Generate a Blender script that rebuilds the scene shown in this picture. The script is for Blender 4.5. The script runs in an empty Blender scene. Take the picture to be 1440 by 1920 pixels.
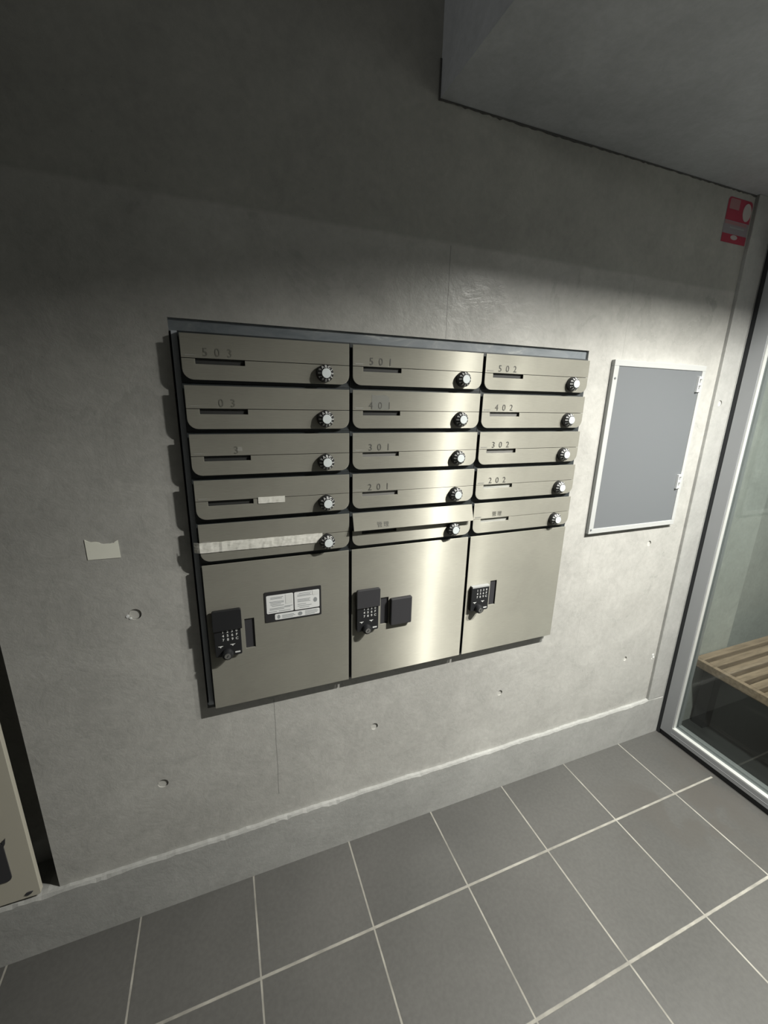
import bpy, bmesh, math, random
from mathutils import Matrix, Vector
random.seed(7)
S = bpy.context.scene
C = S.collection

# ------------------------------------------------------------------ camera
R = ((0.9339844190895211, 0.07348609313776789, -0.34967541951552317),
     (-0.3566246253849093, 0.2524643959499015, -0.8994890801709181),
     (0.022180655244669795, 0.9648116515118371, 0.26200476262831257))
cam = bpy.data.objects.new('camera', bpy.data.cameras.new('camera'))
C.objects.link(cam)
cam.matrix_world = Matrix.Translation((0.43000972, -1.00552261, 1.40892084)) @ Matrix(R).to_4x4()
cam.data.sensor_fit = 'VERTICAL'
cam.data.sensor_height = 36
cam.data.lens = 784.8 / 1920 * 36
cam.data.clip_start = 0.01
S.camera = cam

# ------------------------------------------------------------------ world, lamps, exposure
S.view_settings.view_transform = 'Standard'
S.view_settings.look = 'None'
S.view_settings.gamma = 1
S.view_settings.use_curve_mapping = False
S.view_settings.exposure = 0.0
w = bpy.data.worlds.new('world'); S.world = w
w.use_nodes = True
w.node_tree.nodes['Background'].inputs[0].default_value = (0.75, 0.86, 1.0, 1)
w.node_tree.nodes['Background'].inputs[1].default_value = 0.005

def lamp(name, loc, sx, sy, power, col=(1.0, 0.972, 0.905), spread=150):
    l = bpy.data.lights.new(name, 'AREA'); l.shape = 'RECTANGLE'
    l.size = sx; l.size_y = sy; l.energy = power; l.color = col; l.spread = math.radians(spread)
    o = bpy.data.objects.new(name, l); C.objects.link(o); o.location = loc
    return o
# two lamps inside the slot of the lowered ceiling
lamp('slot_lamp', (1.68, -0.92, 2.084), 0.10, 0.035, 48.0)
lamp('slot_lamp', (2.04, -0.92, 2.084), 0.06, 0.03, 18.0)
# added unseen fill at the left, aimed at the lowered ceiling's side face
h_ = lamp('soffit_face_fill', (-1.5, -0.75, 2.35), 0.25, 0.25, 1.1, (1.0, 0.99, 0.95), 60); h_.rotation_euler = (0, math.radians(-90), 0)
# added unseen fill to brighten the wall and bench beyond the glass door
lamp('outside_fill', (3.1, -1.1, 2.6), 0.4, 0.4, 14.0, (0.95, 1.0, 0.96))

# ------------------------------------------------------------------ materials
def mat(name, col, rough=0.6, metal=0.0, spec=0.5):
    m = bpy.data.materials.new(name); m.use_nodes = True
    b = m.node_tree.nodes['Principled BSDF']
    b.inputs['Base Color'].default_value = (*col, 1)
    b.inputs['Roughness'].default_value = rough
    b.inputs['Metallic'].default_value = metal
    b.inputs['Specular IOR Level'].default_value = spec
    return m
class NT:
    def __init__(s, m): s.t = m.node_tree; s.b = s.t.nodes['Principled BSDF']; s.co = s.n('ShaderNodeTexCoord').outputs['Object']
    def n(s, kind, **k):
        x = s.t.nodes.new(kind)
        for a, v in k.items(): setattr(x, a, v)
        return x
    def l(s, a, b): s.t.links.new(a, b)
    def val(s, v, sock):
        if isinstance(v, (int, float)): sock.default_value = v
        else: s.l(v, sock)
    def m(s, op, a, b=0.0, c=None, clamp=False):
        x = s.n('ShaderNodeMath', operation=op, use_clamp=clamp)
        s.val(a, x.inputs[0]); s.val(b, x.inputs[1])
        if c is not None: s.val(c, x.inputs[2])
        return x.outputs[0]
    def noise(s, scale, detail=4, rough=0.55, vec=None, dist=0.0):
        x = s.n('ShaderNodeTexNoise'); s.l(vec or s.co, x.inputs['Vector'])
        x.inputs['Scale'].default_value = scale; x.inputs['Detail'].default_value = detail
        x.inputs['Roughness'].default_value = rough; x.inputs['Distortion'].default_value = dist
        return x.outputs['Fac']
    def ramp(s, fac, stops):
        x = s.n('ShaderNodeValToRGB'); s.l(fac, x.inputs[0]); e = x.color_ramp.elements
        while len(e) < len(stops): e.new(0.5)
        for q, (p, c) in zip(e, stops):
            q.position = p; q.color = (*c, 1) if len(c) == 3 else c
        return x.outputs[0]
    def mapr(s, v, a, b, c, d):
        x = s.n('ShaderNodeMapRange'); s.l(v, x.inputs[0])
        for i, q in enumerate((a, b, c, d)): x.inputs[i + 1].default_value = q
        return x.outputs[0]
    def mix(s, f, a, b, blend='MIX'):
        x = s.n('ShaderNodeMix', data_type='RGBA', blend_type=blend)
        s.val(f, x.inputs[0])
        for v, k in ((a, 6), (b, 7)):
            if isinstance(v, tuple): x.inputs[k].default_value = (*v, 1)
            else: s.l(v, x.inputs[k])
        return x.outputs[2]
    def xyz(s):
        x = s.n('ShaderNodeSeparateXYZ'); s.l(s.co, x.inputs[0]); return x.outputs
    def bump(s, h, strength, dist=0.01):
        x = s.n('ShaderNodeBump'); x.inputs['Strength'].default_value = strength
        x.inputs['Distance'].default_value = dist; s.l(h, x.inputs['Height']); s.l(x.outputs[0], s.b.inputs['Normal'])
    def scalev(s, sc):
        x = s.n('ShaderNodeMapping'); s.l(s.co, x.inputs[0]); x.inputs['Scale'].default_value = sc; return x.outputs[0]

def concrete(name, base, forms=False):
    m = mat(name, base, 0.5, 0, 0.4); t = NT(m)
    big = t.noise(1.3, 5, 0.6); mid = t.noise(7, 6, 0.62, dist=0.6); fine = t.noise(60, 4, 0.7); blot = t.noise(22, 5, 0.7, dist=1.0)
    c = t.ramp(big, [(0.3, tuple(v * 0.88 for v in base)), (0.7, tuple(v * 1.1 for v in base))])
    c = t.mix(0.4, c, t.ramp(mid, [(0.33, (0.78,) * 3), (0.66, (1.13,) * 3)]), 'MULTIPLY')
    c = t.mix(0.28, c, t.ramp(blot, [(0.36, (0.84,) * 3), (0.6, (1.08,) * 3)]), 'MULTIPLY')
    c = t.mix(0.30, c, t.ramp(fine, [(0.35, (0.8,) * 3), (0.65, (1.12,) * 3)]), 'MULTIPLY')
    vor = t.n('ShaderNodeTexVoronoi'); t.l(t.co, vor.inputs['Vector']); vor.inputs['Scale'].default_value = 34
    pin = t.m('LESS_THAN', vor.outputs['Distance'], 0.035)
    c = t.mix(t.m('MULTIPLY', pin, 0.35), c, (0.12, 0.12, 0.11))
    x, y, z = t.xyz()
    if forms:
        # wall above z = 1.775 is darker and duller than below it
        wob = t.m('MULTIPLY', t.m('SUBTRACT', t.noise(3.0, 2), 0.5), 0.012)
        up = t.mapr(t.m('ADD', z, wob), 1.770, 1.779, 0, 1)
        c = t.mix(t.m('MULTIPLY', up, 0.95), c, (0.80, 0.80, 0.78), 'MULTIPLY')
        lines = None
        for (lx, z0, z1, wd, st) in ((0.512, 0.27, 0.60, 0.0011, 0.75), (0.983, 1.545, 1.77, 0.0011, 0.7), (1.60, 0.45, 1.78, 0.0010, 0.22), (1.60, 1.55, 1.77, 0.001, 0.3), (0.40, 0.2, 0.6, 0.001, 0.12)):
            wx = t.m('ADD', x, t.m('MULTIPLY', t.m('SUBTRACT', t.noise(6, 2), 0.5), 0.006))
            d = t.m('ABSOLUTE', t.m('SUBTRACT', wx, lx))
            k = t.m('MULTIPLY', t.m('LESS_THAN', d, wd), t.m('MULTIPLY', t.m('GREATER_THAN', z, z0), t.m('LESS_THAN', z, z1)))
            k = t.m('MULTIPLY', k, st)
            lines = k if lines is None else t.m('MAXIMUM', lines, k)
        c = t.mix(lines, c, tuple(v * 0.45 for v in base))
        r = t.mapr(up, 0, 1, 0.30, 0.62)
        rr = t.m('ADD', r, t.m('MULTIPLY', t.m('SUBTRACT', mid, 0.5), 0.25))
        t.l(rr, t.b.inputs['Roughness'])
    t.l(c, t.b.inputs['Base Color'])
    h = t.m('ADD', t.m('MULTIPLY', fine, 0.35), t.m('ADD', t.m('MULTIPLY', blot, 0.5), mid))
    t.bump(h, 0.35, 0.004)
    return m
M = {}
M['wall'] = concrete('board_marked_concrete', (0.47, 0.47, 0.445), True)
M['kerb'] = concrete('trowelled_concrete', (0.40, 0.405, 0.39))
M['wall_out'] = concrete('outer_concrete', (0.36, 0.375, 0.36))
M['plug'] = mat('tie_hole_mortar', (0.50, 0.50, 0.47), 0.8)

def tiles():
    m = mat('floor_tile', (0.14, 0.14, 0.135), 0.45, 0, 0.4); t = NT(m)
    x, y, z = t.xyz()
    def line(v, off, wd):
        f = t.m('ABSOLUTE', t.m('SUBTRACT', t.m('FRACT', t.m('DIVIDE', t.m('SUBTRACT', v, off - 0.15), 0.3)), 0.5))
        return t.m('MULTIPLY', f, 0.3)
    wob = t.m('MULTIPLY', t.m('SUBTRACT', t.noise(45, 3), 0.5), 0.0016)
    dx = t.m('ADD', line(x, 0.1237, 0), wob); dy = t.m('ADD', line(y, -0.2476, 0), wob)
    gx = t.mapr(dx, 0.0018, 0.0030, 1, 0); gy = t.mapr(dy, 0.0027, 0.0040, 1, 0)
    g = t.m('MAXIMUM', gx, gy)
    ins = t.m('MULTIPLY', t.m('LESS_THAN', x, 2.135), 1.0)
    g = t.m('MULTIPLY', g, ins)
    tone = t.ramp(t.noise(2.2, 4), [(0.3, (0.080, 0.080, 0.076)), (0.7, (0.106, 0.105, 0.100))])
    tone = t.mix(0.35, tone, t.ramp(t.noise(90, 3), [(0.35, (0.8,) * 3), (0.65, (1.15,) * 3)]), 'MULTIPLY')
    # per-tile variation
    wn = t.n('ShaderNodeTexWhiteNoise', noise_dimensions='2D'); cb = t.n('ShaderNodeCombineXYZ')
    t.l(t.m('FLOOR', t.m('DIVIDE', t.m('SUBTRACT', x, 0.1237), 0.3)), cb.inputs[0])
    t.l(t.m('FLOOR', t.m('DIVIDE', t.m('ADD', y, 0.2476), 0.3)), cb.inputs[1]); t.l(cb.outputs[0], wn.inputs['Vector'])
    tone = t.mix(0.6, tone, t.ramp(wn.outputs['Value'], [(0, (0.9,) * 3), (1, (1.08,) * 3)]), 'MULTIPLY')
    # damp patches near the door
    dist = t.n('ShaderNodeVectorMath', operation='DISTANCE'); t.l(t.scalev((1, 1.6, 1)), dist.inputs[0]); dist.inputs[1].default_value = (1.98, -0.46, 0)
    near = t.mapr(dist.outputs['Value'], 0.1, 0.45, 1, 0)
    pat = t.m('MULTIPLY', near, t.mapr(t.noise(5.0, 3, dist=0.8), 0.47, 0.56, 0, 1), clamp=True)
    tone = t.mix(t.m('MULTIPLY', pat, 0.75), tone, (0.09, 0.085, 0.078))
    gcol = t.ramp(t.noise(18, 4), [(0.3, (0.20, 0.195, 0.175)), (0.7, (0.36, 0.35, 0.31))])
    t.l(t.mix(g, tone, gcol), t.b.inputs['Base Color'])
    t.l(t.m('ADD', t.mapr(g, 0, 1, 0.42, 0.85), t.m('MULTIPLY', pat, -0.12)), t.b.inputs['Roughness'])
    t.bump(t.m('ADD', t.m('MULTIPLY', g, -1.0), t.m('MULTIPLY', t.noise(120, 3), 0.12)), 0.5, 0.0015)
    return m
M['tiles'] = tiles()
M['soffit'] = concrete('painted_soffit', (0.42, 0.44, 0.46))
M['slot'] = mat('lamp_slot_grey', (0.5, 0.5, 0.48), 0.5)
M['dark_room'] = mat('hall_wall', (0.12, 0.12, 0.115), 0.8)

def steel(name, col, ra=0.49, an=1.0, bright=1.0):
    m = mat(name, col, ra, 1.0); t = NT(m)
    streak = t.noise(30, 3, 0.6, vec=t.scalev((1.2, 1.2, 40)))
    cloud = t.noise(7, 3, 0.5, dist=0.8)
    c = t.mix(1.0, col, t.ramp(streak, [(0.3, (0.93,) * 3), (0.7, (1.06,) * 3)]), 'MULTIPLY')
    c = t.mix(0.6, c, t.ramp(cloud, [(0.35, (0.92,) * 3), (0.65, (1.07,) * 3)]), 'MULTIPLY')
    t.l(c, t.b.inputs['Base Color'])
    # brushed along x: highlights stretch vertically; a tight and a wide lobe plus a dull diffuse film
    tv = t.n('ShaderNodeCombineXYZ'); tv.inputs[0].default_value = 1.0
    def lobe(r, an):
        g = t.n('ShaderNodeBsdfAnisotropic', distribution='GGX'); t.l(c, g.inputs['Color'])
        t.l(t.m('ADD', r - 0.02, t.m('MULTIPLY', cloud, 0.04)), g.inputs['Roughness'])
        g.inputs['Anisotropy'].default_value = an; t.l(tv.outputs[0], g.inputs['Tangent']); return g.outputs[0]
    m1 = t.n('ShaderNodeMixShader'); m1.inputs[0].default_value = 0.84
    t.l(lobe(0.40, 0.88), m1.inputs[1]); t.l(lobe(0.52, 0.72), m1.inputs[2])
    d = t.n('ShaderNodeBsdfDiffuse'); t.l(c, d.inputs['Color'])
    mx = t.n('ShaderNodeMixShader'); mx.inputs[0].default_value = 0.6
    out = t.t.nodes['Material Output']
    t.l(m1.outputs[0], mx.inputs[1]); t.l(d.outputs[0], mx.inputs[2]); t.l(mx.outputs[0], out.inputs['Surface'])
    return m
M['steel'] = steel('brushed_stainless', (0.385, 0.38, 0.33))
M['steel_edge'] = mat('cut_steel_edge', (0.75, 0.73, 0.66), 0.35, 1.0)
M['black'] = mat('black_plastic', (0.018, 0.019, 0.021), 0.45)
M['body'] = mat('dark_cabinet_body', (0.035, 0.042, 0.045), 0.5)
M['charcoal'] = mat('charcoal_cover', (0.045, 0.045, 0.05), 0.5)
M['flash'] = mat('grey_sealed_strip', (0.19, 0.215, 0.235), 0.42)
t_ = NT(M['flash']); t_.l(t_.ramp(t_.noise(9, 5, 0.65, vec=t_.scalev((1, 1, 3)), dist=1.2), [(0.35, (0.16, 0.185, 0.205)), (0.62, (0.23, 0.255, 0.27)), (0.75, (0.42, 0.44, 0.44))]), t_.b.inputs['Base Color'])
M['side'] = mat('dark_side_strip', (0.58, 0.63, 0.68), 0.5)
M['side_dark'] = mat('dark_seam', (0.09, 0.09, 0.085), 0.8)
M['white'] = mat('white_print', (0.75, 0.77, 0.76), 0.5)
M['cap'] = mat('dial_cap_grey', (0.72, 0.78, 0.79), 0.4)
M['ink'] = mat('engraved_grey_ink', (0.10, 0.10, 0.09), 0.6)
M['ghost'] = mat('worn_ink', (0.19, 0.19, 0.165), 0.55, 0.3)
M['residue'] = mat('glue_residue', (0.33, 0.33, 0.30), 0.7, 0.2)
M['card'] = mat('dark_name_slot', (0.035, 0.037, 0.036), 0.6)
M['card_grey'] = mat('grey_name_card', (0.20, 0.20, 0.19), 0.6)
M['card_pale'] = mat('pale_name_card', (0.45, 0.46, 0.43), 0.6)
M['tape'] = mat('masking_tape', (0.62, 0.62, 0.55), 0.7)
t_ = NT(M['tape']); t_.l(t_.ramp(t_.noise(40, 4, 0.6, vec=t_.scalev((1, 1, 2.5)), dist=0.8), [(0.3, (0.66, 0.66, 0.60)), (0.7, (0.88, 0.88, 0.82))]), t_.b.inputs['Base Color']); t_.bump(t_.noise(60, 3, vec=t_.scalev((0.7, 1, 2))), 0.5, 0.002)
M['paper'] = mat('pale_paper', (0.88, 0.89, 0.79), 0.8)
M['plate_black'] = mat('plate_black', (0.03, 0.03, 0.032), 0.4)
M['plate_white'] = mat('plate_white', (0.80, 0.82, 0.82), 0.5)
M['plate_text'] = mat('plate_text_grey', (0.30, 0.32, 0.33), 0.6)
M['chrome'] = mat('chrome', (0.75, 0.76, 0.76), 0.25, 1.0)
M['zinc'] = mat('bright_zinc', (0.7, 0.72, 0.72), 0.35, 0.3)
M['alu'] = mat('anodised_aluminium', (0.33, 0.345, 0.36), 0.42, 0.25)
M['alu_light'] = mat('aluminium_bead', (0.60, 0.62, 0.60), 0.35, 0.2)
M['panel_frame'] = mat('panel_frame_grey', (0.45, 0.465, 0.46), 0.45)
M['panel_grey'] = mat('grey_panel_paint', (0.15, 0.162, 0.172), 0.5)
M['gasket'] = mat('black_gasket', (0.015, 0.017, 0.02), 0.6)
M['beige'] = mat('beige_steel', (0.52, 0.50, 0.42), 0.5)
M['red'] = mat('red_print', (0.36, 0.035, 0.065), 0.5)  # sticker reds and whites dulled: a flare haze is put into their colour
M['pink'] = mat('hazy_pink_print', (0.34, 0.18, 0.19), 0.6)
M['paper_dim'] = mat('sticker_pale', (0.48, 0.45, 0.44), 0.6)
M['band'] = mat('grey_print_band', (0.26, 0.24, 0.26), 0.6)
def wood():
    m = mat('weathered_wood', (0.33, 0.23, 0.14), 0.6); t = NT(m)
    n = t.noise(9, 5, 0.6, vec=t.scalev((1, 9, 9)), dist=0.5)
    t.l(t.ramp(n, [(0.3, (0.17, 0.12, 0.08)), (0.7, (0.32, 0.235, 0.165))]), t.b.inputs['Base Color']); t.bump(n, 0.3, 0.002)
    return m
M['wood'] = wood()
M['wood_dark'] = mat('bench_underboard', (0.13, 0.09, 0.05), 0.7)
M['stone'] = mat('outer_dark_floor', (0.035, 0.037, 0.038), 0.45)
def glass():
    m = bpy.data.materials.new('clear_glass'); m.use_nodes = True; nt = m.node_tree; nt.nodes.clear()
    o = nt.nodes.new('ShaderNodeOutputMaterial'); mx = nt.nodes.new('ShaderNodeMixShader')
    tr = nt.nodes.new('ShaderNodeBsdfTransparent'); tr.inputs[0].default_value = (0.90, 0.925, 0.91, 1)
    gl = nt.nodes.new('ShaderNodeBsdfGlossy'); gl.inputs['Roughness'].default_value = 0.03
    fr = nt.nodes.new('ShaderNodeLayerWeight'); fr.inputs[0].default_value = 0.5
    pw = nt.nodes.new('ShaderNodeMath'); pw.operation = 'POWER'; pw.inputs[1].default_value = 5.0; nt.links.new(fr.outputs['Facing'], pw.inputs[0])
    ma = nt.nodes.new('ShaderNodeMath'); ma.operation = 'MULTIPLY_ADD'; ma.inputs[1].default_value = 0.7; ma.inputs[2].default_value = 0.04; nt.links.new(pw.outputs[0], ma.inputs[0])
    nt.links.new(ma.outputs[0], mx.inputs[0]); nt.links.new(tr.outputs[0], mx.inputs[1]); nt.links.new(gl.outputs[0], mx.inputs[2]); nt.links.new(mx.outputs[0], o.inputs[0])
    return m
M['glass'] = glass()

# ------------------------------------------------------------------ mesh helpers
def box(bm, x0, x1, y0, y1, z0, z1, mi=0):
    v = [bm.verts.new(p) for p in ((x0, y0, z0), (x1, y0, z0), (x1, y1, z0), (x0, y1, z0), (x0, y0, z1), (x1, y0, z1), (x1, y1, z1), (x0, y1, z1))]
    for q in ((0, 3, 2, 1), (4, 5, 6, 7), (0, 1, 5, 4), (1, 2, 6, 5), (2, 3, 7, 6), (3, 0, 4, 7)):
        f = bm.faces.new([v[i] for i in q]); f.material_index = mi
def prism(bm, pts, y0, y1, mi=0):
    """pts (x, z) counter-clockwise seen from -y; front at y0 (nearer the viewer), back at y1"""
    a = [bm.verts.new((p[0], y0, p[1])) for p in pts]; b = [bm.verts.new((p[0], y1, p[1])) for p in pts]
    n = len(pts)
    bm.faces.new(a).material_index = mi; bm.faces.new(b[::-1]).material_index = mi
    for i in range(n):
        bm.faces.new((a[i], b[i], b[(i + 1) % n], a[(i + 1) % n])).material_index = mi
def rrect(x0, x1, z0, z1, r=0.0, corners='bl br tr tl', n=6):
    cs = {'bl': (x0, z0, 1, 1, 180), 'br': (x1, z0, -1, 1, 270), 'tr': (x1, z1, -1, -1, 0), 'tl': (x0, z1, 1, -1, 90)}
    out = []
    for k in ('bl', 'br', 'tr', 'tl'):
        x, z, sx, sz, a0 = cs[k]
        if r > 0 and k in corners:
            for i in range(n + 1):
                a = math.radians(a0 + 90 * i / n)
                out.append((x + sx * r + r * math.cos(a), z + sz * r + r * math.sin(a)))
        else: out.append((x, z))
    return out
def lathe(bm, cx, cz, prof, seg=32, mi=0):
    """profile of (radius, y) round an axis along y through (cx, cz)"""
    rings = []
    for r, y in prof:
        if r < 1e-6: rings.append([bm.verts.new((cx, y, cz))])
        else: rings.append([bm.verts.new((cx + r * math.cos(2 * math.pi * i / seg), y, cz + r * math.sin(2 * math.pi * i / seg))) for i in range(seg)])
    for a, b in zip(rings, rings[1:]):
        for i in range(seg):
            j = (i + 1) % seg
            if len(a) == 1: f = bm.faces.new((a[0], b[i], b[j]))
            elif len(b) == 1: f = bm.faces.new((a[i], b[0], a[j]))
            else: f = bm.faces.new((a[i], b[i], b[j], a[j]))
            f.material_index = mi
def disc(bm, cx, cz, rx, rz, y0, y1, n=28, mi=0):
    prism(bm, [(cx + rx * math.cos(2 * math.pi * i / n), cz + rz * math.sin(2 * math.pi * i / n)) for i in range(n)], y0, y1, mi)
def obj(name, bm, m, parent=None, loc=(0, 0, 0), bevel=0.0, smooth=False):
    bmesh.ops.recalc_face_normals(bm, faces=bm.faces[:])
    me = bpy.data.meshes.new(name); bm.to_mesh(me); bm.free()
    for q in (m if isinstance(m, (list, tuple)) else [m]): me.materials.append(q)
    o = bpy.data.objects.new(name, me); C.objects.link(o); o.location = loc; o.parent = parent
    if bevel:
        b = o.modifiers.new('bevel', 'BEVEL'); b.width = bevel; b.segments = 2; b.limit_method = 'ANGLE'; b.angle_limit = math.radians(35)
    if smooth:
        for p in me.polygons: p.use_smooth = True
    return o
def thing(name, label, cat, loc=(0, 0, 0), group=None):
    o = bpy.data.objects.new(name, None); C.objects.link(o); o.location = loc; o.empty_display_size = 0.05
    o['label'] = label; o['category'] = cat
    if group: o['group'] = group
    return o
def tag(o, label, cat, group=None):
    o['label'] = label; o['category'] = cat
    if group: o['group'] = group
    return o
def struct(o): o['kind'] = 'structure'; return o
def cut(o, bmc):
    me = bpy.data.meshes.new('cut'); bmesh.ops.recalc_face_normals(bmc, faces=bmc.faces[:]); bmc.to_mesh(me); bmc.free()
    c = bpy.data.objects.new('cut', me); C.objects.link(c)
    md = o.modifiers.new('b', 'BOOLEAN'); md.object = c; md.operation = 'DIFFERENCE'; md.solver = 'EXACT'
    dg = bpy.context.evaluated_depsgraph_get(); dg.update()
    new = bpy.data.meshes.new_from_object(o.evaluated_get(dg))
    o.modifiers.remove(md); old = o.data; new.name = old.name; o.data = new
    bpy.data.objects.remove(c); bpy.data.meshes.remove(me)
_tc = {}
def glyph(ch, thin=0.0):
    """triangles of a character, centred on x, baseline at 0, unit font size"""
    if (ch, thin) not in _tc:
        cu = bpy.data.curves.new('t', 'FONT'); cu.body = ch; cu.align_x = 'CENTER'; cu.size = 1.0; cu.offset = thin; cu.resolution_u = 3
        o = bpy.data.objects.new('t', cu); C.objects.link(o)
        dg = bpy.context.evaluated_depsgraph_get(); dg.update()
        me = bpy.data.meshes.new_from_object(o.evaluated_get(dg))
        _tc[(ch, thin)] = ([v.co.copy() for v in me.vertices], [tuple(p.vertices) for p in me.polygons])
        bpy.data.objects.remove(o); bpy.data.curves.remove(cu); bpy.data.meshes.remove(me)
    return _tc[(ch, thin)]
def put(bm, ch, x, z, size, y, rot=0.0, sx=1.0, thin=0.0, mi=0):
    vs, fs = glyph(ch, thin); c, s = math.cos(rot), math.sin(rot)
    nv = []
    for v in vs:
        a, b = v.x * size * sx, v.y * size
        nv.append(bm.verts.new((x + a * c - b * s, y, z + a * s + b * c)))
    for f in fs:
        try: bm.faces.new([nv[i] for i in f]).material_index = mi
        except ValueError: pass

# ------------------------------------------------------------------ the setting
WY = 0.012                                   # face of the main wall; the kerb and the door-side pier stand at y = 0
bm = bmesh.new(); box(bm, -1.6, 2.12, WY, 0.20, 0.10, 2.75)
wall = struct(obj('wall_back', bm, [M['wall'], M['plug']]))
bm = bmesh.new()
box(bm, 0.3446, 1.4646, -0.1, 0.13, 0.618, 1.558)              # mailbox recess
cut(wall, bm)
bm = bmesh.new(); box(bm, -1.2, -0.0405, -0.1, 0.10, 0.05, 1.75); cut(wall, bm)   # left service recess
holes = [(1.8842, 0.9108, 0.0105), (1.878, 0.4222, 0.0095), (1.2774, 0.4196, 0.0105), (0.8099, 0.4197, 0.0115), (0.22, 0.4183, 0.0125), (0.2129, 0.9135, 0.0135)]
for hx, hz, hr in holes:
    bm = bmesh.new(); lathe(bm, hx, hz, [(0, -0.05), (hr, -0.05), (hr, WY + 0.006), (0, WY + 0.006)], 24); cut(wall, bm)
# tie-hole plugs sit in the wall: children of it
for hx, hz, hr in holes:
    bm = bmesh.new(); disc(bm, hx, hz, hr * 0.93, hr * 0.93, WY + 0.0035, WY + 0.006, 20)
    obj('tie_hole_plug', bm, M['plug'], wall)
# cast kerb with an uneven, worn upper edge
bm = bmesh.new(); prev = None; N = 320; q1 = q2 = 0.0
for i in range(N + 1):
    x = -1.6 + 3.748 * i / N
    q1 = q1 * 0.82 + random.gauss(0, 0.0008); q2 = q2 * 0.75 + random.gauss(0, 0.0008)
    ch = 0.0035 + abs(q2) * 1.4 + (0.003 if random.random() < 0.05 else 0)
    pr = [(0.20, -0.05), (0.0, -0.05), (0.0, 0.183 - ch + q1), (0.0012 + ch * 0.5, 0.184 + q1), (WY + 0.004, 0.1845 + q1 + abs(q2) * 0.8), (0.20, 0.1845 + q1)]
    row = [bm.verts.new((x, a, b)) for a, b in pr]
    if prev:
        for k in range(6): bm.faces.new((prev[k], row[k], row[(k + 1) % 6], prev[(k + 1) % 6]))
    else: bm.faces.new(row)
    prev = row
bm.faces.new(prev[::-1])
kerb = struct(obj('baseboard_back', bm, M['kerb']))
bm = bmesh.new(); box(bm, 2.0565, 2.148, 0.0, 0.20, 0.184, 2.05)
pier = struct(obj('trim_1', bm, M['kerb'], bevel=0.002))
bm = bmesh.new(); lathe(bm, 2.0875, 1.4169, [(0, -0.05), (0.0105, -0.05), (0.0105, 0.006), (0, 0.006)], 24); cut(pier, bm)
bm = bmesh.new(); disc(bm, 2.0875, 1.4169, 0.0098, 0.0098, 0.003, 0.006, 20); obj('tie_hole_plug', bm, M['plug'], pier)
# small spalls of bright mortar
def chip(name, pts, y, parent):
    bm = bmesh.new()
    for (x, z, r) in pts:
        n = 7; prism(bm, [(x + r * random.uniform(0.6, 1.1) * math.cos(2 * math.pi * i / n), z + r * random.uniform(0.5, 1.0) * math.sin(2 * math.pi * i / n)) for i in range(n)], y - 0.0012, y + 0.001)
    return obj(name, bm, M['plate_white'], parent)
chip('mortar_chip', [(0.1985, 0.911, 0.005), (0.203, 0.905, 0.0035)], WY, wall)
chip('mortar_chip', [(2.040, 0.405, 0.006), (2.046, 0.392, 0.005), (2.038, 0.385, 0.003)], WY, wall)

bm = bmesh.new(); box(bm, -1.6, 2.16, -2.7, 0.05, -0.05, 0.0)
struct(obj('floor', bm, M['tiles']))
bm = bmesh.new(); box(bm, 2.16, 4.2, -2.7, 0.6, -0.05, 0.0)
struct(obj('floor_outside', bm, M['stone']))
# lowered ceiling by the door, with the lamp slot cut into it
bm = bmesh.new(); box(bm, 0.936, 2.6, -2.7, 0.02, 2.05, 2.75)
sof = struct(obj('ceiling_lowered', bm, [M['soffit'], M['slot']]))
bm = bmesh.new(); box(bm, 1.50, 2.14, -1.00, -0.845, 1.9, 2.092, 0); cut(sof, bm)
for p in sof.data.polygons:
    c = p.center
    if 1.49 < c.x < 2.15 and -1.01 < c.y < -0.83 and 2.052 < c.z < 2.1: p.material_index = 1
# uneven dark sealant seam where the lowered ceiling meets the wall
bm = bmesh.new(); pr_ = None
for i in range(121):
    x = 0.934 + 1.125 * i / 120; k = max(0.0008, 0.0022 + random.gauss(0, 0.0009) + (0.0012 if 30 < i < 48 else 0))
    row = [bm.verts.new(p) for p in ((x, WY - 0.0025, 2.0485 - k), (x, WY - 0.0025, 2.0495), (x, WY + 0.004, 2.0495), (x, WY + 0.004, 2.0485 - k))]
    if pr_:
        for q in range(4): bm.faces.new((pr_[q], row[q], row[(q + 1) % 4], pr_[(q + 1) % 4]))
    pr_ = row
box(bm, 0.9315, 0.9358, WY - 0.0025, WY + 0.002, 2.046, 2.12)
struct(obj('trim_2', bm, M['side_dark']))
bm = bmesh.new(); box(bm, -1.6, 0.936, -2.7, 0.02, 2.70, 2.8)
struct(obj('ceiling', bm, M['dark_room']))
bm = bmesh.new(); box(bm, -1.7, -1.6, -2.7, 0.2, 0, 2.8); struct(obj('wall_left', bm, M['dark_room']))
bm = bmesh.new(); box(bm, -1.7, 4.2, -2.8, -2.7, 0, 2.8); struct(obj('wall_front', bm, M['dark_room']))
bm = bmesh.new(); box(bm, 2.148, 2.515, 0.0, 0.20, 0, 2.05); struct(obj('wall_right', bm, M['wall_out']))
bm = bmesh.new(); box(bm, 2.515, 4.2, 0.14, 0.30, 0, 2.75); struct(obj('wall_outside', bm, M['wall_out']))
bm = bmesh.new(); box(bm, 4.2, 4.3, -2.7, 0.6, 0, 2.75); struct(obj('wall_far', bm, M['wall_out']))
bm = bmesh.new(); box(bm, 2.6, 4.2, -2.7, 0.3, 2.70, 2.8); struct(obj('ceiling_outside', bm, M['dark_room']))

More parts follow.
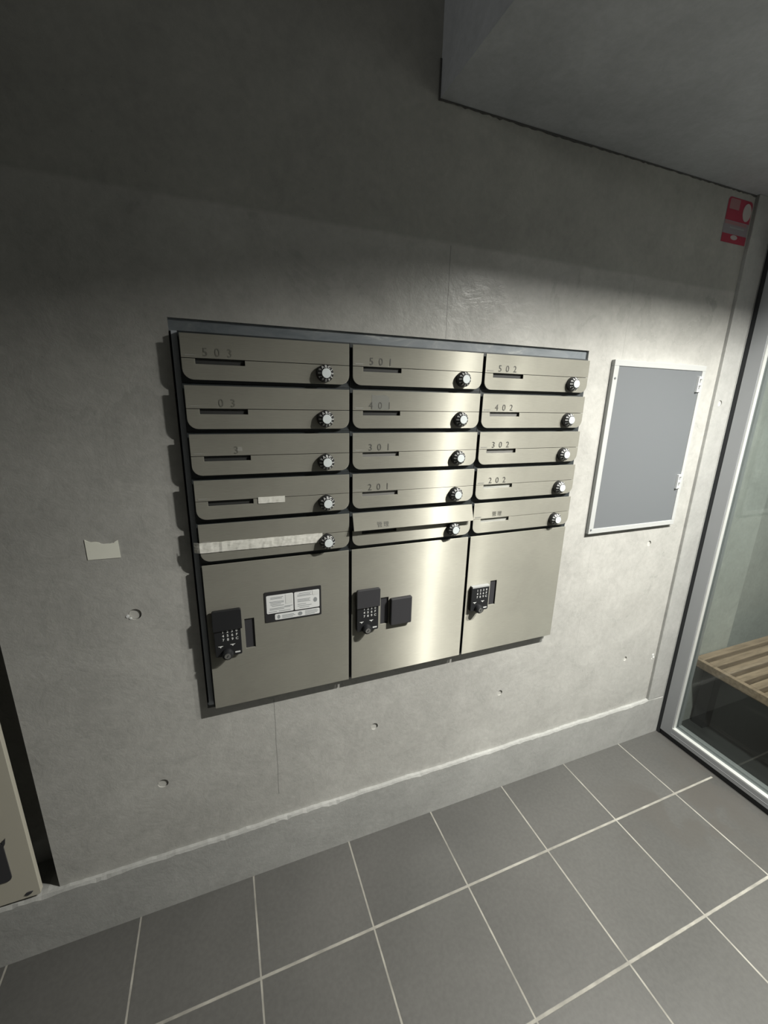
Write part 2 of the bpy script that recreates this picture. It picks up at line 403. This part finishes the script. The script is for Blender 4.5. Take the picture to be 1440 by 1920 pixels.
# glazed door beside the pier
door = bpy.data.objects.new('door_1', None); C.objects.link(door); door.location = (2.15, 0, 0); struct(door)
def dpart(name, boxes, m, bevel=0.0, parent=door):
    bm = bmesh.new()
    for b in boxes: box(bm, b[0] - 2.15, b[1] - 2.15, *b[2:])
    return obj(name, bm, m, parent, bevel=bevel)
dpart('gasket', [(2.152, 2.20, -0.0155, -0.0005, 0.002, 2.045), (2.156, 2.20, -1.15, -0.0155, 0.002, 0.026)], M['gasket'])
dpart('stile', [(2.150, 2.205, -0.062, -0.0155, 0.026, 2.03)], M['alu'], 0.0012)
dpart('glazing_bead', [(2.153, 2.168, -0.0665, -0.0622, 0.066, 2.03), (2.1505, 2.168, -1.09, -0.0622, 0.062, 0.0665)], M['alu_light'], 0.0006)
dpart('bottom_rail', [(2.150, 2.205, -1.15, -0.062, 0.026, 0.062), (2.1492, 2.152, -1.15, -0.0622, 0.041, 0.0425)], M['alu'], 0.0012)
dpart('outer_bead', [(2.184, 2.204, -1.09, -0.0622, 0.062, 0.070), (2.184, 2.20, -0.0665, -0.0622, 0.066, 2.03)], M['alu'], 0.0008)
dpart('stile', [(2.150, 2.205, -1.15, -1.09, 0.026, 2.03)], M['alu'], 0.0012)
dpart('top_rail', [(2.150, 2.205, -1.15, -0.0155, 2.03, 2.048)], M['alu'], 0.0012)
dpart('glass_pane', [(2.172, 2.180, -1.09, -0.0625, 0.063, 2.03)], M['glass'])
bm = bmesh.new(); box(bm, 2.15, 2.25, -2.7, -1.152, 0, 2.05); struct(obj('wall_door_side', bm, M['wall_out']))

# ------------------------------------------------------------------ recess trim round the mailboxes
tr = thing('recess_surround', 'grey sealed strip and dark side channels framing the bank of mailboxes in the concrete wall', 'frame', (0.3446, WY, 0.618))
def trp(name, x0, x1, y0, y1, z0, z1, m):
    bm = bmesh.new(); box(bm, x0 - 0.3446, x1 - 0.3446, y0 - WY, y1 - WY, z0 - 0.618, z1 - 0.618); return obj(name, bm, m, tr)
trp('top_strip', 0.3448, 1.4644, 0.019, 0.05, 1.5335, 1.5578, M['flash'])
trp('side_strip', 0.3490, 0.3600, 0.012, 0.05, 0.626, 1.5335, M['side'])
trp('side_strip', 1.4475, 1.4640, 0.021, 0.05, 0.626, 1.5335, M['side'])
trp('bottom_strip', 0.3448, 1.4644, 0.024, 0.05, 0.6182, 0.626, M['side'])

# ------------------------------------------------------------------ mailboxes
CW, RH, X0, ZT = 0.36164, 0.10056, 0.3612, 1.5318
FY = -0.032                                  # front of the panels, measured from the wall face
def lid_mesh():
    # hinge line is the local origin (top edge, front side)
    bm = bmesh.new(); prism(bm, rrect(0.0042, CW - 0.0042, -0.0470, -0.0004), 0.0, 0.0035); return bm
def make_mailbox(label):
    t = thing('mailbox', label, 'mailbox', (X0, WY, ZT - RH), 'stainless mailboxes')
    bm = bmesh.new(); box(bm, 0.0006, CW - 0.0006, FY + 0.012, 0.085, 0.0003, RH - 0.0003)
    obj('body', bm, M['body'], t)
    lid = obj('lid', lid_mesh(), M['steel'], t, (0, FY, RH - 0.0045), bevel=0.0006)
    zt = RH - 0.0527
    low = rrect(0.0042, CW - 0.0042, 0.0062, zt, 0.021, 'bl br')
    # notch of the name-card window in the upper edge: walk the top edge right to left
    i = max(range(len(low)), key=lambda k: (low[k][1] > zt - 1e-6, low[k][0]))
    pts = low[:i + 1] + [(0.127, zt), (0.127, zt - 0.0105), (0.030, zt - 0.0105), (0.030, zt)] + low[i + 1:]
    bm = bmesh.new(); prism(bm, pts, FY, FY + 0.0035)
    obj('front_panel', bm, M['steel'], t, bevel=0.0006)
    bm = bmesh.new(); box(bm, 0.028, 0.129, FY + 0.0070, FY + 0.0115, zt - 0.013, zt + 0.004)
    obj('name_card', bm, M['card'], t)
    bm = bmesh.new(); prism(bm, rrect(0.010, 0.030, RH - 0.0475, RH - 0.0450), FY - 0.0004, FY + 0.0004)
    obj('small_label', bm, M['residue'], t)
    # dial
    kx, kz = 0.2985, 0.0290
    bm = bmesh.new(); lathe(bm, kx, kz, [(0, FY + 0.001), (0.0190, FY + 0.001), (0.0190, FY - 0.010), (0.0182, FY - 0.0125), (0.0112, FY - 0.0195), (0, FY - 0.0195)], 40)
    d = obj('dial', bm, M['black'], t)
    bm = bmesh.new(); lathe(bm, kx, kz, [(0.0105, FY - 0.019), (0.0105, FY - 0.0208), (0.0098, FY - 0.0214), (0, FY - 0.0214)], 32)
    obj('dial_cap', bm, M['cap'], d)
    bm = bmesh.new()
    for k, ch in enumerate('ABC123456789'):
        a = math.radians(90 + 30 - 30 * k)
        vs, fs = glyph(ch, 0.012)
        nv = []
        for v in vs:
            # lay each glyph on the cone of the dial
            tx, tr_ = v.x * 0.0090, 0.0122 + v.y * 0.0078
            yy = FY - 0.0195 + (tr_ - 0.0112) / (0.0182 - 0.0112) * 0.0070 - 0.0004
            px = kx + tr_ * math.cos(a) + tx * math.sin(a); pz = kz + tr_ * math.sin(a) - tx * math.cos(a)
            nv.append(bm.verts.new((px, yy, pz)))
        for f in fs:
            try: bm.faces.new([nv[i] for i in f])
            except ValueError: pass
    obj('dial_marks', bm, M['white'], d)
    return t
def dup(root, loc, label):
    r = root.copy(); C.objects.link(r); r.location = loc; r['label'] = label
    for ch in list(root.children):
        c = ch.copy(); C.objects.link(c); c.parent = r
        for g in ch.children:
            q = g.copy(); C.objects.link(q); q.parent = c
    return r
colname = ['left', 'middle', 'right']
grid = [['503', '501', '502'], ['03', '401', '402'], ['3', '301', '302'], ['', '201', '202'], ['', '管理', '管理']]
labels = [
 ['stainless mailbox with faint worn number 503 at top left of the bank', 'stainless mailbox numbered 501, top of the middle column', 'stainless mailbox numbered 502, top of the right column'],
 ['stainless mailbox with only a worn 03 left, second from top in left column', 'stainless mailbox numbered 401 with a grey smudge behind its number', 'second stainless mailbox down in the right column, numbered 402'],
 ['stainless mailbox with glue residue beside a worn 3, middle of left column', 'third stainless mailbox down in the middle column, numbered 301', 'third stainless mailbox down in the right column, numbered 302'],
 ['unnumbered stainless mailbox with a short piece of tape across its lid seam', 'fourth stainless mailbox down in the middle column, numbered 201', 'fourth stainless mailbox down in the right column, numbered 202'],
 ['unnumbered stainless mailbox sealed with a long masking tape, lowest in left column', 'stainless mailbox with its lid tilted slightly open, above the middle parcel locker', 'closed stainless mailbox marked with two dark characters above the right parcel locker']]
proto = make_mailbox(labels[0][0])
box_of = {}
for r in range(5):
    for c in range(3):
        loc = (X0 + c * CW, WY, ZT - RH * (r + 1))
        o = proto if (r, c) == (0, 0) else None
        if o is None: o = dup(proto, loc, labels[r][c])
        box_of[(r, c)] = o
for k, mm in (((2, 1), 'card_grey'), ((3, 1), 'card_grey'), ((1, 2), 'card_grey'), ((2, 2), 'card_grey'), ((3, 2), 'card_pale'), ((4, 2), 'card_pale')):
    nc = [ch for ch in box_of[k].children if ch.name.startswith('name_card')][0]
    nc.data = nc.data.copy(); nc.data.materials[0] = M[mm]
# numbers sit on each lid
for (r, c), o in box_of.items():
    s = grid[r][c]
    lid = [ch for ch in o.children if ch.name.startswith('lid')][0]
    if s:
        bm = bmesh.new()
        if s == '管理':
            for i, ch in enumerate(s): put(bm, ch, 0.0745 + 0.0185 * i, -0.0405, 0.0155, -0.0005)
        else:
            for ch, xx in list(zip(s[::-1], (0.0975, 0.0735, 0.0500))): put(bm, ch, xx, -0.0430, 0.0235, -0.0007, sx=0.95, thin=0.0)
        obj('number', bm, M['ink'] if c else M['ghost'], lid)
    if c == 0:
        [ch for ch in o.children if ch.name.startswith('small_label')][0].data = [ch for ch in proto.children if ch.name.startswith('small_label')][0].data
lid = [ch for ch in box_of[(4, 1)].children if ch.name.startswith('lid')][0]
lid.rotation_euler = (math.radians(-19), 0, 0)
for (r, c, x, z, w_, h_) in ((1, 1, 0.052, -0.045, 0.045, 0.035), (2, 0, 0.098, -0.038, 0.012, 0.010)):
    lid = [ch for ch in box_of[(r, c)].children if ch.name.startswith('lid')][0]
    bm = bmesh.new(); prism(bm, [(x, z), (x + w_, z), (x + w_, z + h_ * .85), (x + w_ * .8, z + h_), (x + w_ * .3, z + h_ * .95), (x, z + h_)], -0.0003, 0.0003)
    obj('glue_smudge', bm, M['residue'] if c == 0 else mat('grey_smudge', (0.20, 0.205, 0.185), 0.6), lid)

# ------------------------------------------------------------------ parcel lockers
LH = 0.3966; LY = -0.027
def make_locker(c, cover, label):
    x0 = X0 + c * CW; z0 = ZT - 5 * RH - LH
    t = thing('parcel_locker', label, 'parcel locker', (x0, WY, z0), 'stainless parcel lockers')
    bm = bmesh.new(); box(bm, 0.0006, CW - 0.0006, LY + 0.008, 0.085, 0.0, LH - 0.0003); obj('body', bm, M['body'], t)
    lx = 0.0165; dz = z0                       # lock left edge
    hx0, hx1, hz0, hz1 = lx + 0.072, lx + 0.095, 0.7905 - dz, 0.8725 - dz
    bm = bmesh.new(); prism(bm, rrect(0.0040, CW - 0.0040, 0.0, LH - 0.0050), LY, LY + 0.0035)
    d = obj('door', bm, M['steel'], t)
    bmc = bmesh.new(); box(bmc, hx0, hx1, -0.1, 0.1, hz0, hz1)
    # cut the finger pull through the door
    me_loc = t.location.copy(); 
    bmesh.ops.translate(bmc, verts=bmc.verts[:], vec=me_loc)
    bpy.context.view_layer.update(); cut(d, bmc)
    bv = d.modifiers.new('bevel', 'BEVEL'); bv.width = 0.0006; bv.segments = 2; bv.limit_method = 'ANGLE'
    bm = bmesh.new(); box(bm, hx0 - 0.0005, hx1 + 0.0005, LY + 0.004, LY + 0.0078, hz0 - 0.0005, hz1 + 0.0005); obj('finger_pull', bm, M['charcoal'], t)
    # keypad lock
    a, b = lx, lx + 0.062; zl, zh = 0.785 - dz, 0.866 - dz
    bm = bmesh.new(); prism(bm, rrect(a, b, zl, zh, 0.004), LY - 0.011, LY + 0.0005); k = obj('keypad_lock', bm, M['black'], t, bevel=0.001)
    yk = LY - 0.0114
    rows = ('1230', '456F', '789C')
    bm = bmesh.new()
    for r in range(3):
        for i in range(4): put(bm, rows[r][i], a + 0.0205 + i * 0.0105, zh - 0.0165 - r * 0.0108, 0.0092, yk, thin=0.02)
    obj('keypad_digits', bm, M['white'], k)
    bm = bmesh.new()
    for (tx, tz) in ((a + 0.013, zl + 0.0285), (a + 0.041, zl + 0.030)):
        prism(bm, [(tx - 0.006, tz + 0.0015), (tx - 0.0015, tz - 0.001), (tx, tz - 0.004), (tx + 0.0015, tz - 0.001), (tx + 0.006, tz + 0.0015)], yk - 0.0003, yk + 0.0004)
    prism(bm, rrect(b - 0.0165, b - 0.0045, zl + 0.006, zl + 0.0095), yk - 0.0003, yk + 0.0004)
    obj('lock_marks', bm, M['white'], k)
    bm = bmesh.new(); kx, kz = a + 0.0275, zl + 0.0075
    lathe(bm, kx, kz, [(0, LY), (0.0135, LY), (0.0135, LY - 0.016), (0.0118, LY - 0.022), (0.0085, LY - 0.0235), (0, LY - 0.0235)], 32); kn = obj('lock_knob', bm, M['black'], k)
    bm = bmesh.new(); lathe(bm, kx, kz, [(0.0074, LY - 0.0232), (0.0074, LY - 0.0250), (0, LY - 0.0250)], 24)
    obj('key_cylinder', bm, M['chrome'], kn)
    bm = bmesh.new(); bmk = [(-0.0009, -0.0035), (0.0009, -0.0035), (0.0009, 0.0035), (-0.0009, 0.0035)]
    prism(bm, [(kx + (p[0] * 0.8 + p[1] * 0.6), kz + (-p[0] * 0.6 + p[1] * 0.8)) for p in bmk], LY - 0.0253, LY - 0.0249)
    obj('keyhole', bm, M['black'], kn)
    if cover:
        # flip cover swung up over the lock
        bm = bmesh.new(); prism(bm, rrect(a - 0.0015, b + 0.0035, zh - 0.009, 0.9105 - dz, 0.005, 'tl tr'), LY - 0.0150, LY - 0.006)
        obj('flip_cover', bm, M['charcoal'] if c else M['black'], t, bevel=0.0012)
    else:
        bm = bmesh.new(); box(bm, a + 0.001, b - 0.001, LY - 0.0125, LY - 0.001, zh - 0.004, zh + 0.0012); obj('hinge_strip', bm, M['panel_frame'], t, bevel=0.0005)
    return t
L1 = make_locker(0, True, 'left stainless parcel locker door with keypad lock and black and white instruction plate')
L2 = make_locker(1, True, 'middle stainless parcel locker door with keypad lock and a small black box')
L3 = make_locker(2, False, 'right stainless parcel locker door with uncovered keypad lock')
zl = L1.location.z
# instruction plate on the left door: black plate, three white fields, grey lines of print
px0, px1, pz0, pz1 = 0.5002 - X0, 0.6434 - X0, 0.8535 - zl, 0.9365 - zl
bm = bmesh.new(); prism(bm, rrect(px0, px1, pz0, pz1, 0.002), LY - 0.0016, LY - 0.0001); ip = obj('instruction_plate', bm, M['plate_black'], L1)
W_, H_ = px1 - px0, pz1 - pz0
F = lambda u, v: (px0 + u * W_, pz0 + v * H_)
fields = [(0.03, 0.495, 0.285, 0.885), (0.515, 0.965, 0.285, 0.885), (0.165, 0.965, 0.05, 0.245)]
bm = bmesh.new()
for u0, u1, v0, v1 in fields:
    a = F(u0, v0); b = F(u1, v1); prism(bm, rrect(a[0], b[0], a[1], b[1], 0.003), LY - 0.0020, LY - 0.0010)
obj('white_fields', bm, M['plate_white'], ip)
bm = bmesh.new()
def bar(u0, u1, v, h=0.016):
    a = F(u0, v); b = F(u1, v + h); prism(bm, rrect(a[0], b[0], a[1], b[1]), LY - 0.0023, LY - 0.0015)
for u0, u1, v in ((0.10, 0.32, 0.80), (0.10, 0.30, 0.76), (0.08, 0.33, 0.66), (0.10, 0.33, 0.62), (0.10, 0.28, 0.57), (0.12, 0.33, 0.52), (0.08, 0.44, 0.44), (0.34, 0.48, 0.47), (0.08, 0.33, 0.40), (0.06, 0.20, 0.33), (0.24, 0.44, 0.33),
                  (0.60, 0.82, 0.82), (0.57, 0.80, 0.77), (0.57, 0.82, 0.73), (0.57, 0.80, 0.62), (0.57, 0.78, 0.58), (0.57, 0.80, 0.54), (0.57, 0.72, 0.46), (0.57, 0.82, 0.40), (0.60, 0.78, 0.34),
                  (0.29, 0.50, 0.17), (0.29, 0.52, 0.13), (0.29, 0.48, 0.09), (0.70, 0.92, 0.20), (0.70, 0.94, 0.16), (0.70, 0.92, 0.12), (0.70, 0.88, 0.08)): bar(u0, u1, v)
obj('print_lines', bm, M['plate_text'], ip)
for u, v, ru, rv in ((0.23, 0.145, 0.025, 0.07), (0.61, 0.145, 0.04, 0.065), (0.89, 0.55, 0.035, 0.08)):
    bm = bmesh.new(); a = F(u, v); disc(bm, a[0], a[1], ru * W_, rv * H_, LY - 0.0023, LY - 0.0015, 16)
    obj('pictogram', bm, M['plate_text'], ip)
for u0, u1, v0, v1 in ((0.36, 0.485, 0.56, 0.87), (0.84, 0.955, 0.72, 0.87)):
    bm = bmesh.new(); a = F(u0, v0); b = F(u1, v1); prism(bm, rrect(a[0], b[0], a[1], b[1], 0.001), LY - 0.0025, LY - 0.0015)
    obj('small_sticker', bm, M['white'], ip)
# small black box on the middle door
zl = L2.location.z; xb = L2.location.x
bm = bmesh.new(); prism(bm, rrect(0.8390 - xb, 0.9030 - xb, 0.7870 - zl, 0.8690 - zl, 0.003), LY - 0.012, LY + 0.0002)
obj('black_box', bm, M['charcoal'], L2, bevel=0.0025)

# ------------------------------------------------------------------ tape and paper
def ribbon(name, x0, x1, zc, wd, y, tilt, m, nx=40, jag=0.0005, amp=0.0006, fold=None):
    bm = bmesh.new(); rows = []
    xs = [x0 + (x1 - x0) * i / nx for i in range(nx + 1)]
    for i, x in enumerate(xs):
        yy = y - abs(random.gauss(0, 1)) * amp * 0.5
        xx = x
        if fold and x < fold: yy = y - (x - x0) * 0.0 + (fold - x) * 0.55; 
        z = zc + tilt * (x - x0)
        rows.append([bm.verts.new((xx, yy - random.random() * amp * (0.3 if k in (0, 3) else 1), z - wd / 2 + wd * k / 3 + random.uniform(-jag, jag))) for k in range(4)])
    for a, b in zip(rows, rows[1:]):
        for k in range(3): bm.faces.new((a[k], b[k], b[k + 1], a[k + 1]))
    o = obj(name, bm, m); s = o.modifiers.new('s', 'SOLIDIFY'); s.thickness = 0.0005; s.offset = 0
    return o
yf = WY + FY - 0.0012
tag(ribbon('masking_tape', 0.3535, 0.6485, 1.0705, 0.0245, yf, -0.008, M['tape'], 50, 0.0004, 0.0009, 0.3650), 'long wrinkled masking tape sealing the lowest left mailbox up to its dial', 'tape')
tag(ribbon('masking_tape', 0.4990, 0.5600, 1.1738, 0.0150, yf + 0.0002, 0.0, M['tape'], 12, 0.0002, 0.0003), 'short piece of masking tape on the fourth mailbox down in the left column', 'tape')
bm = bmesh.new()
top = [(0.1403 + (0.2013 - 0.1403) * u, z) for u, z in ((1, 1.0965), (0.96, 1.0955), (0.90, 1.0935), (0.86, 1.0905), (0.82, 1.0912), (0.74, 1.0898), (0.66, 1.0905), (0.55, 1.0903), (0.47, 1.0915), (0.42, 1.0945), (0.34, 1.0962), (0.27, 1.0968), (0.18, 1.0964), (0.12, 1.0980), (0.05, 1.1005), (0, 1.1030))]
prism(bm, [(0.1407, 1.0570), (0.2020, 1.0559)] + top, WY - 0.0012, WY - 0.0002)
tag(obj('paper_note', bm, M['paper']), 'small pale piece of paper with torn top edge stuck to the concrete wall', 'paper')

# ------------------------------------------------------------------ grey electrical panel
ep = thing('access_panel', 'grey hinged metal access panel on the concrete wall right of the mailboxes', 'panel', (1.5586, WY, 0.981))
ex, ez = 1.5586, 0.981
def epp(name, pts, y0, y1, m, bevel=0.0, parent=ep):
    bm = bmesh.new(); prism(bm, [(p[0] - ex, p[1] - ez) for p in pts], y0, y1); return obj(name, bm, m, parent, bevel=bevel)
def frame(name, o, i, y0, y1, m):
    bm = bmesh.new(); (a0, a1, c0, c1), (b0, b1, d0, d1) = o, i
    for q in ((a0, a1, d1, c1), (a0, a1, c0, d0), (a0, b0, d0, d1), (b1, a1, d0, d1)):
        box(bm, q[0] - ex, q[1] - ex, y0, y1, q[2] - ez, q[3] - ez)
    return obj(name, bm, m, ep, bevel=0.001)
frame('panel_frame', (1.5600, 1.9750, 0.9820, 1.5380), (1.5795, 1.9600, 0.9990, 1.5205), -0.0135, 0.0, M['panel_frame'])
pd = epp('panel_door', rrect(1.5797, 1.9598, 0.9992, 1.5203), -0.0110, -0.001, M['panel_grey'])
for hz in (1.4780, 1.1440):
    bm = bmesh.new()
    for k in (-0.021, 0.0, 0.021):
        box(bm, 1.9440 - ex, 1.9640 - ex, -0.0160, -0.0105, hz + k - 0.0045 - ez, hz + k + 0.0045 - ez)
    lx_ = 1.9440 - ex
    box(bm, lx_ - 0.0015, lx_ + 0.0045, -0.0185, -0.0105, hz - 0.026 - ez, hz + 0.026 - ez)
    obj('hinge', bm, M['zinc'], ep, bevel=0.0008)
for sx, sz in ((1.5690, 1.484), (1.5690, 0.996)):
    bm = bmesh.new(); lathe(bm, sx - ex, sz - ez, [(0, -0.0134), (0.0035, -0.0134), (0.0030, -0.0150), (0, -0.0155)], 16); obj('screw', bm, M['panel_grey'], ep)

# ------------------------------------------------------------------ red safety sticker near the ceiling
sx0, sz0 = 1.9330, 1.9080
st = thing('warning_sticker', 'red and grey sticker with pale circle, high on the wall by the door', 'sticker', (sx0, WY, sz0))
def stp(name, pts, k, m, parent=st):
    bm = bmesh.new(); prism(bm, pts, -0.0006 - k * 0.0003, -0.0001); return obj(name, bm, m, parent)
stp('base_sheet', rrect(0.0, 0.118, 0.0, 0.122, 0.012, 'tl tr'), 0, M['band'])
stp('red_field', rrect(0.001, 0.117, 0.060, 0.121, 0.012, 'tl tr'), 1, M['red'])
stp('pink_field', rrect(0.010, 0.056, 0.090, 0.118, 0.006, 'tl'), 2, M['pink'])
bm = bmesh.new(); disc(bm, 0.0955, 0.0895, 0.0195, 0.0245, -0.0018, -0.0001, 28); obj('pale_circle', bm, M['paper_dim'], st)
stp('text_band', rrect(0.004, 0.108, 0.050, 0.058), 1, M['pink'])
stp('text_band', rrect(0.030, 0.100, 0.040, 0.044), 1, M['plate_text'])
stp('red_field', rrect(0.001, 0.117, 0.0, 0.024), 1, M['red'])
bm = bmesh.new(); disc(bm, 0.058, 0.016, 0.016, 0.0065, -0.0018, -0.0001, 24); obj('pale_oval', bm, M['paper_dim'], st)

# ------------------------------------------------------------------ beige service panel in the left recess
sp = thing('service_panel', 'beige metal service panel in the dark wall recess at the lower left', 'panel', (-0.075, WY, 0.190))
bm = bmesh.new(); prism(bm, rrect(-0.80, 0.0, 0.004, 1.42, 0.006), -0.010, 0.004); obj('plate', bm, M['beige'], sp, bevel=0.0008)
bm = bmesh.new(); prism(bm, rrect(-0.20, -0.045, 0.075, 0.195, 0.012), -0.0125, -0.0095); obj('black_pull', bm, M['charcoal'], sp)
bm = bmesh.new(); prism(bm, [(-0.045, 0.180), (-0.041, 0.187), (-0.038, 0.203), (-0.046, 0.196)], -0.0125, -0.0095); obj('pull_tip', bm, M['charcoal'], sp)
bm = bmesh.new(); prism(bm, [(-0.031, 0.0165), (-0.025, 0.0125), (-0.018, 0.0160), (-0.0135, 0.0215), (-0.021, 0.0225), (-0.027, 0.0215)], -0.0120, -0.0095); obj('screw', bm, M['charcoal'], sp)  # screw with its cast shadow, painted as one dark leaf-shaped sheet
bm = bmesh.new(); box(bm, -0.80, -0.06, 0.004, 0.084, 0.02, 0.10); obj('mounting_bracket', bm, M['gasket'], sp)
bm = bmesh.new(); box(bm, -0.80, -0.06, 0.004, 0.084, 1.25, 1.33); obj('mounting_bracket', bm, M['gasket'], sp)

# ------------------------------------------------------------------ slatted bench beyond the glass
bn = thing('slatted_bench', 'wooden slatted bench beyond the glass door', 'bench', (2.285, -0.002, 0.0))
BZ = 0.35
for k in range(20):
    y1 = -0.001 - 0.0505 * k
    bm = bmesh.new(); box(bm, 0.021, 1.15, y1 - 0.031, y1, BZ - 0.028, BZ); obj('slat', bm, M['wood'], bn, bevel=0.003)
bm = bmesh.new(); box(bm, 0.0, 0.020, -1.012, 0.0, BZ - 0.034, BZ); obj('end_board', bm, M['wood'], bn, bevel=0.002)
bm = bmesh.new(); box(bm, 0.021, 1.15, -1.012, 0.0, BZ - 0.048, BZ - 0.029); obj('underboard', bm, M['wood_dark'], bn)
for lx_ in (0.08, 1.03):
    for ly_ in (-0.06, -0.98):
        bm = bmesh.new(); box(bm, lx_, lx_ + 0.05, ly_, ly_ + 0.05, 0.0, BZ - 0.048); obj('leg', bm, M['gasket'], bn)
